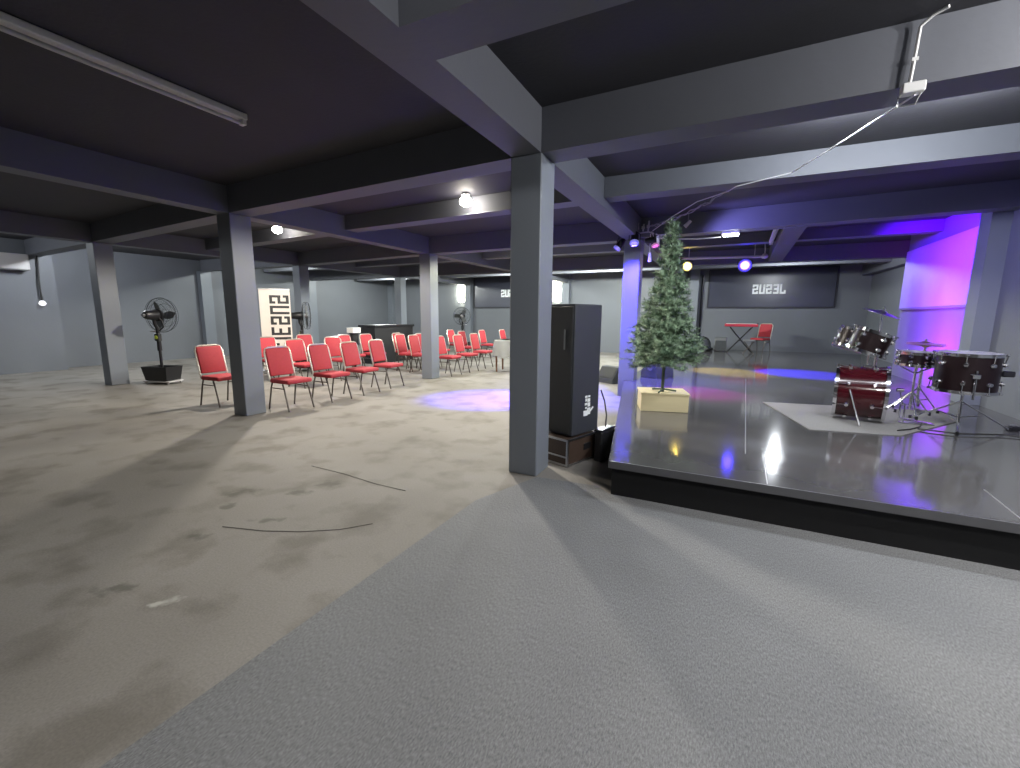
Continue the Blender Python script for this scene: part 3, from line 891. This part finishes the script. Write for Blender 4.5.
t = thing('stool', 'low dark stool in front of the keyboard stand', 'stool', (0.62, 16.15, ST + 0.003))
bm = NB(); box(bm, (0, 0, 0.43), (0.36, 0.26, 0.06), bev=0.02, seg=2); obj('seat', bm, 'grey', t)
for s in (-1, 1):
    bm = NB(); tube(bm, (-0.15 * s, 0.08 * s, 0.01), (0.15 * s, 0.08 * s, 0.41), 0.014, n=8); tube(bm, (-0.15 * s, -0.12, 0.014), (-0.15 * s, 0.12, 0.014), 0.014, n=8); obj('leg', bm, 'leg', t)

# ------------------------------------------------------------------ tree in front of the column
TX, TY = -0.70, 5.80
t = thing('plywood_box', 'pale plywood box on the stage under the tree', 'box', (TX - 0.01, TY + 0.10, ST + 0.003), R(16))
bm = NB(); box(bm, (0, 0, 0.105), (0.57, 0.44, 0.21)); obj('box_body', bm, 'ply', t)
bm = NB(); box(bm, (0, 0, 0.223), (0.59, 0.46, 0.025), bev=0.003); obj('lid', bm, 'ply', t)
ZT = ST + 0.2395
t = thing('christmas_tree', 'artificial green Christmas tree standing on the plywood box', 'tree', (TX, TY, ZT))
TH = 2.02
bm = NB(); tube(bm, (0, 0, 0.0), (0, 0, TH), 0.02, 0.008, n=10); obj('trunk', bm, 'trunk', t, True)
bm = NB()
for k in range(3):
    a = k * 2 * PI / 3 + 0.4
    tube(bm, (0, 0, 0.035), (0.17 * math.cos(a), 0.17 * math.sin(a), 0.012), 0.011, n=6)
obj('tree_stand', bm, 'trunk', t)
bm = NB()
rnd = random.Random(3)
def sprig(a, d, L, n, nl):
    """needles round one twig"""
    a = Vector(a); d = Vector(d).normalized()
    s = d.orthogonal().normalized(); u = d.cross(s)
    for i in range(n):
        f = (i + rnd.random()) / n
        th = rnd.random() * 2 * PI
        out = s * math.cos(th) + u * math.sin(th)
        p = a + d * (L * f)
        q = p + (out * 0.85 + d * 0.55) * nl * rnd.uniform(0.7, 1.2)
        wv = d.cross(out) * 0.0045
        try:
            bm.faces.new((bm.verts.new(p - wv), bm.verts.new(p + wv), bm.verts.new(q)))
        except ValueError:
            pass
def radius(z):
    if z < 0.34: return 0.34
    if z < 0.55: return 0.40
    if z < 1.45: return 0.40 - (z - 0.55) / 0.9 * 0.26
    return 0.14 - (z - 1.45) / 0.57 * 0.10
tw = NB()
z = 0.36
while z < TH + 0.02:
    rr = radius(z)
    nb = max(4, int(13 * rr / 0.45 + 3))
    a0 = rnd.random() * 6
    for k in range(nb):
        a = a0 + 2 * PI * k / nb + rnd.uniform(-.2, .2)
        r_ = rr * rnd.uniform(0.72, 1.08)
        st = Vector((0, 0, z + rnd.uniform(-.04, .04)))
        slope = rnd.uniform(-0.12, 0.30)
        d = Vector((math.cos(a), math.sin(a), slope))
        e = st + d * r_
        tube(tw, st, e, 0.004, n=4, caps=False)
        sprig(st + d * r_ * 0.15, d, r_ * 0.9, int(26 * r_ / 0.3) + 8, 0.055)
        m_ = max(1, int(r_ / 0.10))
        for j in range(m_):
            f = 0.35 + 0.65 * (j + rnd.random()) / m_
            p = st + d * r_ * f
            for s in (-1, 1):
                aa = a + s * rnd.uniform(0.5, 1.0)
                dd = Vector((math.cos(aa), math.sin(aa), rnd.uniform(-0.3, 0.6)))
                sprig(p, dd, rnd.uniform(0.07, 0.05 + r_ * 0.3), 20, 0.05)
        sprig(e - d * 0.05, d + Vector((0, 0, 0.4)), 0.10, 22, 0.05)
    z += 0.052
sprig((0, 0, TH - 0.1), (0, 0, 1), 0.2, 60, 0.06)
# one low branch reaching out towards the column
sprig((-0.28, -0.12, 0.40), (-0.9, -0.25, 0.05), 0.28, 60, 0.05)
obj('branches', tw, 'trunk', t)
fo = obj('needles', bm, 'needles', t); fo['kind'] = 'stuff'

# ------------------------------------------------------------------ drum kit
def drum_shell(t, c, axis, rad, L, mt='drum', head='skin', lugs=8, hoop=0.011, hoopm='chrome', tag_head=True):
    ax = Vector(axis).normalized(); c = Vector(c)
    q = ax.to_track_quat('Z', 'Y')
    bm = NB(); lathe(bm, [(rad * 0.93, -L / 2), (rad, -L / 2), (rad, L / 2), (rad * 0.93, L / 2)], c, ax, 40); sh = obj('shell', bm, mt, t, True)
    for s in (-1, 1):
        bm = NB(); lathe(bm, [(0, s * (L / 2 + 0.004)), (rad * 0.97, s * (L / 2 + 0.004)), (rad, s * L / 2)], c, ax, 40); obj('drum_head', bm, head, t, True)
        bm = NB(); lathe(bm, [(rad - 0.004, s * (L / 2 - 0.012)), (rad + hoop, s * (L / 2 - 0.012)), (rad + hoop, s * (L / 2 + 0.022)), (rad - 0.004, s * (L / 2 + 0.022)), (rad - 0.004, s * (L / 2 - 0.012))], c, ax, 40); obj('hoop', bm, hoopm, t, True)
    for k in range(lugs):
        a = 2 * PI * (k + 0.5) / lugs
        dr = q @ Vector((math.cos(a), math.sin(a), 0))
        bm = NB()
        for s in (-1, 1):
            p = c + ax * (s * L * 0.26) + dr * (rad + 0.012)
            lathe(bm, [(0, -0.022), (0.018, -0.02), (0.026, 0), (0.018, 0.02), (0, 0.022)], p, dr, 10)
            p0 = c + ax * (s * (L / 2 + 0.012)) + dr * (rad + 0.022)
            tube(bm, p, p0, 0.005, n=6)
            box(bm, p0, (0.025, 0.025, 0.025), bev=0.004)
        obj('lug', bm, 'chrome', sh)
    return sh

def stand_legs(t, c, top, spread, n=3, a0=0.0, mt='chrome', z0=0.0):
    """a folding tripod with one tube; each leg a mesh of its own"""
    c = Vector(c)
    bm = NB(); tube(bm, c + Vector((0, 0, z0 + 0.08)), c + Vector((0, 0, top)), 0.012, n=10); tube(bm, c + Vector((0, 0, 0.10)), c + Vector((0, 0, top * 0.55)), 0.016, n=10); obj('upright', bm, mt, t, True)
    for k in range(n):
        a = a0 + k * 2 * PI / n
        bm = NB()
        e = c + Vector((spread * math.cos(a), spread * math.sin(a), 0.012))
        m_ = c + Vector((0, 0, 0.30))
        tube(bm, m_, e, 0.009, n=8); tube(bm, c + Vector((0, 0, 0.12)), m_.lerp(e, 0.5), 0.006, n=6)
        lg = obj('leg', bm, mt, t, True)
        bm = NB(); tube(bm, e + Vector((0, 0, -0.012)), e + Vector((0, 0, 0.03)), 0.016, n=8); obj('rubber_foot', bm, 'black', lg, True)

KX, KY = 1.43, 6.34
t = thing('bass_drum', 'wine-red bass drum lying on its side on the grey mat', 'drum', (KX, KY, ST + 0.010), R(-11))
drum_shell(t, (0, 0, 0.325), (1, 0, 0), 0.295, 0.44, 'drum', 'skindark', 8, 0.022, 'chrome')
for s in (-1, 1):
    bm = NB(); tube(bm, (-0.10, s * 0.285, 0.38), (0.02, s * 0.46, 0.012), 0.009, n=8); obj('spur', bm, 'chrome', t, True)
bm = NB(); tube(bm, (0.04, 0.0, 0.61), (0.04, 0.0, 0.76), 0.014, n=10); box(bm, (0.04, 0, 0.63), (0.08, 0.06, 0.03), bev=0.006)
obj('tom_mount', bm, 'chrome', t, True)
t = thing('rack_tom', 'dark tom drum tilted above the bass drum, the nearer one', 'drum', (1.45, 6.30, 1.235), 0, 'rack toms')
drum_shell(t, (0, 0, 0), (0.33, -0.06, 0.94), 0.18, 0.22, 'ebony', 'skin', 6)
t = thing('rack_tom', 'dark tom drum tilted above the bass drum, mostly behind the nearer tom', 'drum', (1.36, 6.70, 1.24), 0, 'rack toms')
drum_shell(t, (0, 0, 0), (0.30, 0.10, 0.94), 0.15, 0.20, 'ebony', 'skin', 6)
# bass pedal
t = thing('bass_pedal', 'chrome bass pedal behind the bass drum', 'pedal', (1.86, 6.36, ST + 0.010), R(3))
bm = NB(); box(bm, (0.12, 0, 0.03), (0.28, 0.09, 0.012), Matrix.Rotation(R(8), 3, 'Y')); obj('footboard', bm, 'chrome', t)
bm = NB(); box(bm, (0.12, 0, 0.006), (0.30, 0.08, 0.012)); obj('base_plate', bm, 'steel', t)
for s in (-1, 1):
    bm = NB(); tube(bm, (-0.02, s * 0.06, 0.01), (-0.02, s * 0.06, 0.22), 0.009, n=8); obj('post', bm, 'chrome', t)
bm = NB(); tube(bm, (-0.02, 0.0, 0.2), (-0.06, 0.0, 0.36), 0.006, n=6); tube(bm, (-0.02, -0.06, 0.21), (-0.02, 0.06, 0.21), 0.007, n=8); lathe(bm, [(0, -0.03), (0.02, -0.03), (0.02, 0.03), (0, 0.03)], (-0.065, 0, 0.375), (1, 0, 0), 12); obj('beater', bm, 'chrome', t, True)
# snare
t = thing('snare_drum', 'shallow dark snare drum on a chrome stand', 'drum', (2.06, 6.88, ST + 0.010), 0)
drum_shell(t, (0, 0, 0.70), (0.02, -0.03, 1), 0.18, 0.13, 'ebony', 'skin', 8)
stand_legs(t, (0, 0, 0), 0.60, 0.26, 3, 0.5)
bm = NB()
for k in range(3):
    a = k * 2 * PI / 3 + 0.3
    path(bm, [(0, 0, 0.52), (0.13 * math.cos(a), 0.13 * math.sin(a), 0.58), (0.197 * math.cos(a), 0.197 * math.sin(a), 0.62), (0.205 * math.cos(a), 0.205 * math.sin(a), 0.66)], 0.008, 6)
obj('basket', bm, 'chrome', t, True)
# hi-hat
t = thing('hi_hat', 'pair of hi-hat cymbals on a chrome stand behind the snare', 'cymbal', (2.28, 7.42, ST + 0.010), 0)
stand_legs(t, (0, 0, 0), 0.92, 0.25, 3, 1.2)
for s, z_, lab in ((1, 0.86, 'a'), (-1, 0.845, 'b')):
    bm = NB(); lathe(bm, [(0, s * 0.035), (0.035, s * 0.03), (0.05, s * 0.012), (0.19, 0.0), (0.19, s * 0.002), (0.05, s * 0.016), (0.0, s * 0.04)], (0, 0, z_), (0.04, -0.05, 1), 36); obj('cymbal', bm, 'brass', t, True)
bm = NB(); box(bm, (-0.05, -0.12, 0.03), (0.08, 0.26, 0.012), Matrix.Rotation(R(-8), 3, 'X')); obj('footboard', bm, 'chrome', t)
# crash cymbal
t = thing('crash_cymbal', 'tilted crash cymbal on a tall stand above the toms', 'cymbal', (1.70, 7.02, ST + 0.010), 0)
stand_legs(t, (0, 0, 0), 1.24, 0.27, 3, 0.1)
bm = NB(); lathe(bm, [(0, 0.035), (0.04, 0.028), (0.055, 0.01), (0.2, -0.012), (0.2, -0.009), (0.055, 0.014), (0, 0.04)], (0, 0, 1.245), (0.34, -0.15, 1), 40); obj('cymbal', bm, 'steel', t, True)
bm = NB(); tube(bm, (0, 0, 1.22), (0.02, -0.01, 1.31), 0.006, n=6); lathe(bm, [(0, 0.02), (0.016, 0.015), (0.016, -0.01), (0, -0.015)], (0.015, -0.008, 1.30), (0, 0, 1), 10); obj('wing_nut', bm, 'chrome', t)
# floor tom on a tripod
t = thing('floor_tom', 'large black floor tom on a chrome tripod, right of the kit', 'drum', (2.33, 6.38, ST + 0.003), 0)
drum_shell(t, (0, 0, 0.62), (0.0, -0.02, 1), 0.255, 0.38, 'ebony', 'skin', 8)
stand_legs(t, (0, 0, 0), 0.42, 0.46, 3, R(251))
bm = NB(); tube(bm, (-0.02, -0.272, 0.66), (-0.02, -0.285, 0.36), 0.011, n=8); box(bm, (-0.02, -0.275, 0.60), (0.06, 0.04, 0.05), bev=0.006); tube(bm, (-0.02, -0.28, 0.62), (-0.07, -0.29, 0.62), 0.006, n=6); obj('leg_bracket', bm, 'chrome', t)
bm = NB(); box(bm, (0.31, -0.02, 0.62), (0.10, 0.07, 0.06), bev=0.01); obj('mount_block', bm, 'black', t)
bm = NB(); tube(bm, (-0.15, 0, 0.40), (0.15, 0, 0.40), 0.01, n=8); tube(bm, (0, -0.15, 0.40), (0, 0.15, 0.40), 0.01, n=8); obj('basket', bm, 'chrome', t)
# cables on the stage floor
b = NB(); path(b, [(1.9, 6.05, ST + 0.018), (2.2, 5.98, ST + 0.018), (2.6, 6.15, ST + 0.018), (2.95, 6.1, ST + 0.008), (3.12, 6.3, ST + 0.008)], 0.008, 6)
tag(obj('cable', b, 'cable'), 'black cable along the stage floor under the floor tom', 'cable')
b = NB(); path(b, [(1.68, 5.85, ST + 0.017), (1.82, 5.98, ST + 0.017), (1.96, 6.18, ST + 0.017), (2.02, 6.35, ST + 0.017), (2.14, 6.42, ST + 0.017)], 0.007, 6)
tag(obj('cable', b, 'cable'), 'black cable looped beside the bass pedal', 'cable')
t = thing('floor_socket', 'small dark plug box on the stage floor by the right wall', 'plug box', (2.82, 6.52, ST + 0.003))
bm = NB(); box(bm, (0, 0, 0.025), (0.10, 0.08, 0.05), bev=0.008); obj('housing', bm, 'black', t)
bm = NB(); tube(bm, (0, 0, 0.05), (0, 0, 0.06), 0.022, n=12); obj('socket', bm, 'grey', t)

# ------------------------------------------------------------------ overhead cables, conduits, lighting bar
t = thing('junction_box', 'white box with bracket and conduit on the beam above the stage', 'electrical box', (0.845, 3.525, 2.83))
bm = NB(); box(bm, (0, -0.02, -0.02), (0.105, 0.07, 0.055), bev=0.005); obj('housing', bm, 'white', t)
bm = NB(); path(bm, [(-0.01, 0.012, 0.0), (0.0, 0.012, 0.20), (0.005, 0.012, 0.32), (0.05, -0.02, 0.352), (0.10, -0.06, 0.358)], 0.009, 8); obj('conduit', bm, 'white', t, True)
bm = NB(); box(bm, (0, 0.010, 0.15), (0.03, 0.014, 0.02)); obj('clip', bm, 'white', t)
bm = NB(); path(bm, [(0.04, -0.02, -0.05), (0.03, 0.02, -0.09), (-0.04, 0.06, -0.08), (-0.05, 0.02, -0.05)], 0.004, 6); obj('bracket', bm, 'offwhite', t)
b = NB(); path(b, [(0.86, 3.50, 2.775), (0.83, 3.72, 2.80), (0.67, 4.9, 2.95), (0.45, 5.45, 2.94), (-0.05, 5.75, 2.94), (-0.13, 5.95, 2.945), (-0.5, 6.5, 2.99), (-0.9, 7.3, 2.99), (-1.3, 8.1, 2.95)], 0.006, 6)
tag(obj('cable', b, 'wcable'), 'thin white cable strung from the junction box across the stage ceiling', 'cable')
b = NB()
rr_ = random.Random(5)
P0, P1 = Vector((-1.36, 8.05, 3.0)), Vector((-0.1, 6.12, 3.02))
for k in range(3):
    pts = []
    for i in range(26):
        f = i / 25
        p = P0.lerp(P1, f)
        pts.append(p + Vector((rr_.uniform(-.02, .02), rr_.uniform(-.02, .02), rr_.uniform(-.028, .028) - 0.05 * math.sin(PI * f))))
    path(b, pts, 0.0055, 5)
tag(obj('cable_bundle', b, 'gcable'), 'tangled bundle of grey cables running from the column top', 'cables')
t = thing('camera_clamp', 'small white clamp light hanging from the cable bundle', 'clamp', (-0.74, 8.12, 3.0))
bm = NB(); tube(bm, (0, 0, 0.19), (0, 0, 0.04), 0.008, n=8); obj('stem', bm, 'gcable', t)
bm = NB(); tube(bm, (-0.05, 0, -0.02), (0.04, 0, 0.07), 0.035, 0.025, n=12); obj('head', bm, 'white', t, True)

# lighting bar
t = thing('lighting_bar', 'long pale lighting bar hung under the ceiling over the stage', 'lighting bar', (0, 11.75, 2.86))
bm = NB(); path(bm, [(-1.45, -0.35, 0.14), (-1.2, 0, 0.04), (0.60, 0, 0.0)], 0.03, 10); obj('bar', bm, 'batten', t, True)
for x in (-1.0, 0.4):
    bm = NB(); tube(bm, (x, 0, 0.02), (x, 0, 0.34), 0.01, n=8); obj('hanger', bm, 'offwhite', t, True)
t = thing('ceiling_conduit', 'thin pale conduit with a drop, above the lighting bar', 'conduit', (0, 11.7, 3.0))
bm = NB(); path(bm, [(-1.1, 0, 0.14), (-0.2, 0, 0.18), (0.58, 0, 0.185)], 0.010, 6); path(bm, [(0.58, 0, 0.185), (0.60, 0, 0.0), (0.60, 0, -0.10)], 0.012, 6); obj('pipe', bm, 'wcable', t, True)
bm = NB(); lathe(bm, [(0, 0.06), (0.04, 0.05), (0.075, 0.0), (0.06, -0.04), (0, -0.06)], (0.60, 0, -0.14), (0, 0, 1), 16); obj('lamp_head', bm, 'white', t, True)
batten((0.605, 9.4, 2.97), R(88.8), 'unlit white tube fitting along the side of the stage beam', 0, 2.2)
b = NB(); path(b, [(-1.35, 8.0, 2.82), (-1.0, 8.15, 2.80), (-0.6, 8.3, 2.80), (-0.24, 8.4, 2.82)], 0.011, 6)
tag(obj('cable', b, 'wcable'), 'pale cable from the column top to the white stage floodlight', 'cable')

def par(loc, aim, col, label, power, emis=40, angle=50, blend=0.6, lens=True, size=0.1, face=None, rad=0.1, base=False):
    """a can lamp: yoke, body and lens; the lens looks along face (or aim)"""
    t = thing('stage_spotlight', label, 'stage light', loc, 0, 'coloured stage spotlights')
    d = (Vector(face or aim) - Vector(loc)).normalized()
    bm = NB(); lathe(bm, [(0, -0.16), (rad * 0.7, -0.15), (rad, -0.08), (rad * 1.08, 0.06), (rad * 1.08, 0.07), (rad * 0.95, 0.07), (rad * 0.95, 0.03), (0, 0.02)], (0, 0, 0), d, 22); obj('can', bm, 'blackm', t, True)
    if base:
        bm = NB(); box(bm, (0, 0, -0.19), (0.2, 0.16, 0.012)); tube(bm, (0, 0, -0.19), (0, 0, -0.05), 0.012, n=8); obj('base', bm, 'blackm', t)
    s = d.cross(Vector((0, 0, 1))).normalized()
    bm = NB(); path(bm, [s * (rad + 0.02), s * (rad + 0.02) + Vector((0, 0, 0.10)), Vector((0, 0, 0.15)), -s * (rad + 0.02) + Vector((0, 0, 0.10)), -s * (rad + 0.02)], 0.008, 6); obj('yoke', bm, 'blackm', t)
    bm = NB(); lathe(bm, [(0, 0.05), (rad * 0.62, 0.045), (rad * 0.66, 0.03)], (0, 0, 0), d, 22); ln = obj('lens', bm, glow('lens_glow', col, emis), t, True)
    bm = NB(); lathe(bm, [(rad * 0.66, 0.034), (rad * 1.06, 0.072), (rad * 1.12, 0.066), (rad * 1.10, 0.03)], (0, 0, 0), d, 22); obj('lens_rim', bm, glow('lens_rim_glow', col, min(emis * 0.05, 0.9)), ln, True)
    if power:
        l = lamp('SPOT', 'beam_light', (0, 0, 0), power, col, size, angle=angle, blend=blend)
        dd = (Vector(aim) - Vector(loc)).normalized()
        l.parent = t
        l.location = d * 0.085
        l.rotation_euler = dd.to_track_quat('-Z', 'Y').to_euler()
    return t
par((-1.02, 11.75, 2.71), (0.0, 10.75, ST), (1.0, 0.72, 0.12), 'yellow stage spotlight under the left part of the lighting bar', 2600, 70, 34, face=(-0.4, 0.5, 0.8), rad=0.10)
par((0.22, 11.75, 2.683), (1.42, 11.2, ST), (0.04, 0.02, 1.0), 'blue stage spotlight under the right part of the lighting bar', 9000, 60, 40, face=(0.3, 2.0, 0.8), rad=0.13)
par((-1.54, 7.80, 2.76), (-1.62, 8.24, 1.7), (0.045, 0.03, 1.0), 'violet stage spotlight clamped at the top of the blue-lit column', 1500, 6, 100, 0.8, face=(-1.45, 7.0, 1.2), rad=0.07)
par((-1.86, 8.05, 2.72), (-3.55, 6.95, 0), (0.07, 0.03, 1.0), 'blue stage spotlight on the left side of the column top, aimed at the hall floor', 14000, 6, 36, 0.8, rad=0.06)
par((-1.25, 8.06, 2.74), (-0.38, 7.45, ST), (1.0, 0.06, 0.75), 'pink stage spotlight on the right side of the column top', 1000, 4, 34, 0.8, rad=0.06)
par((1.25, 8.58, 3.045), (3.2, 10.0, 2.3), (0.10, 0.0, 1.0), 'blue stage spotlight near the right wall, aimed at the pale board', 2600, 20, 66, 0.5, rad=0.09)
par((2.08, 9.3, ST + 0.203), (3.2, 9.85, 1.0), (0.40, 0.008, 1.0), 'magenta uplight standing on the stage behind the drums', 800, 10, 118, 1.0, rad=0.08, base=True)

par((-1.2, 7.72, 2.74), (2.2, 8.15, 3.05), (0.30, 0.27, 1.0), 'pale violet stage spotlight by the column top, washing along the stage beam', 420, 3, 56, 0.9, rad=0.05)

par((2.35, 4.3, 3.04), (3.2, 7.0, 1.5), (0.45, 0.42, 1.0), 'added out-of-view violet spotlight behind the front beam, tinting the right wall', 260, 3, 70, 0.9, rad=0.07)  # unseen extra spotlight, added to give the right wall its lilac tint
# the clamps clustered on the column top
t = thing('clamp_cluster', 'cluster of pale clamps and arms at the top of the blue-lit column', 'clamps', (-1.45, 8.0, 2.92))
bm = NB()
for (x, y, z, h) in ((-0.09, 0, 0, 0.16), (0.0, 0.03, 0.02, 0.12), (0.09, 0, 0.0, 0.18)):
    tube(bm, (x, y, z), (x + 0.01, y, z + h), 0.014, n=8); box(bm, (x, y, z + h * 0.5), (0.05, 0.04, 0.05), bev=0.006)
obj('clamp', bm, 'offwhite', t)
bm = NB(); path(bm, [(-0.2, 0, -0.02), (0.1, 0, 0.0), (0.28, -0.1, -0.08), (0.40, -0.2, -0.10), (0.36, -0.2, -0.16)], 0.012, 8); path(bm, [(0.15, 0, 0.0), (0.22, -0.06, -0.14), (0.34, -0.12, -0.12)], 0.010, 6); obj('arm', bm, 'offwhite', t)
bm = NB(); path(bm, [(0.14, -0.02, -0.04), (0.14, -0.02, -0.34)], 0.008, 6); tube(bm, (0.14, -0.02, -0.34), (0.15, -0.02, -0.5), 0.022, 0.03, n=10); obj('hanging_microphone', bm, 'wcable', t)
# pipes on the back wall beside the sign
b = NB(); tube(b, (-0.98, YB - 0.03, ST), (-0.98, YB - 0.03, 3.0), 0.03, n=10)
o = struct('trim_1', b, 'blackm')
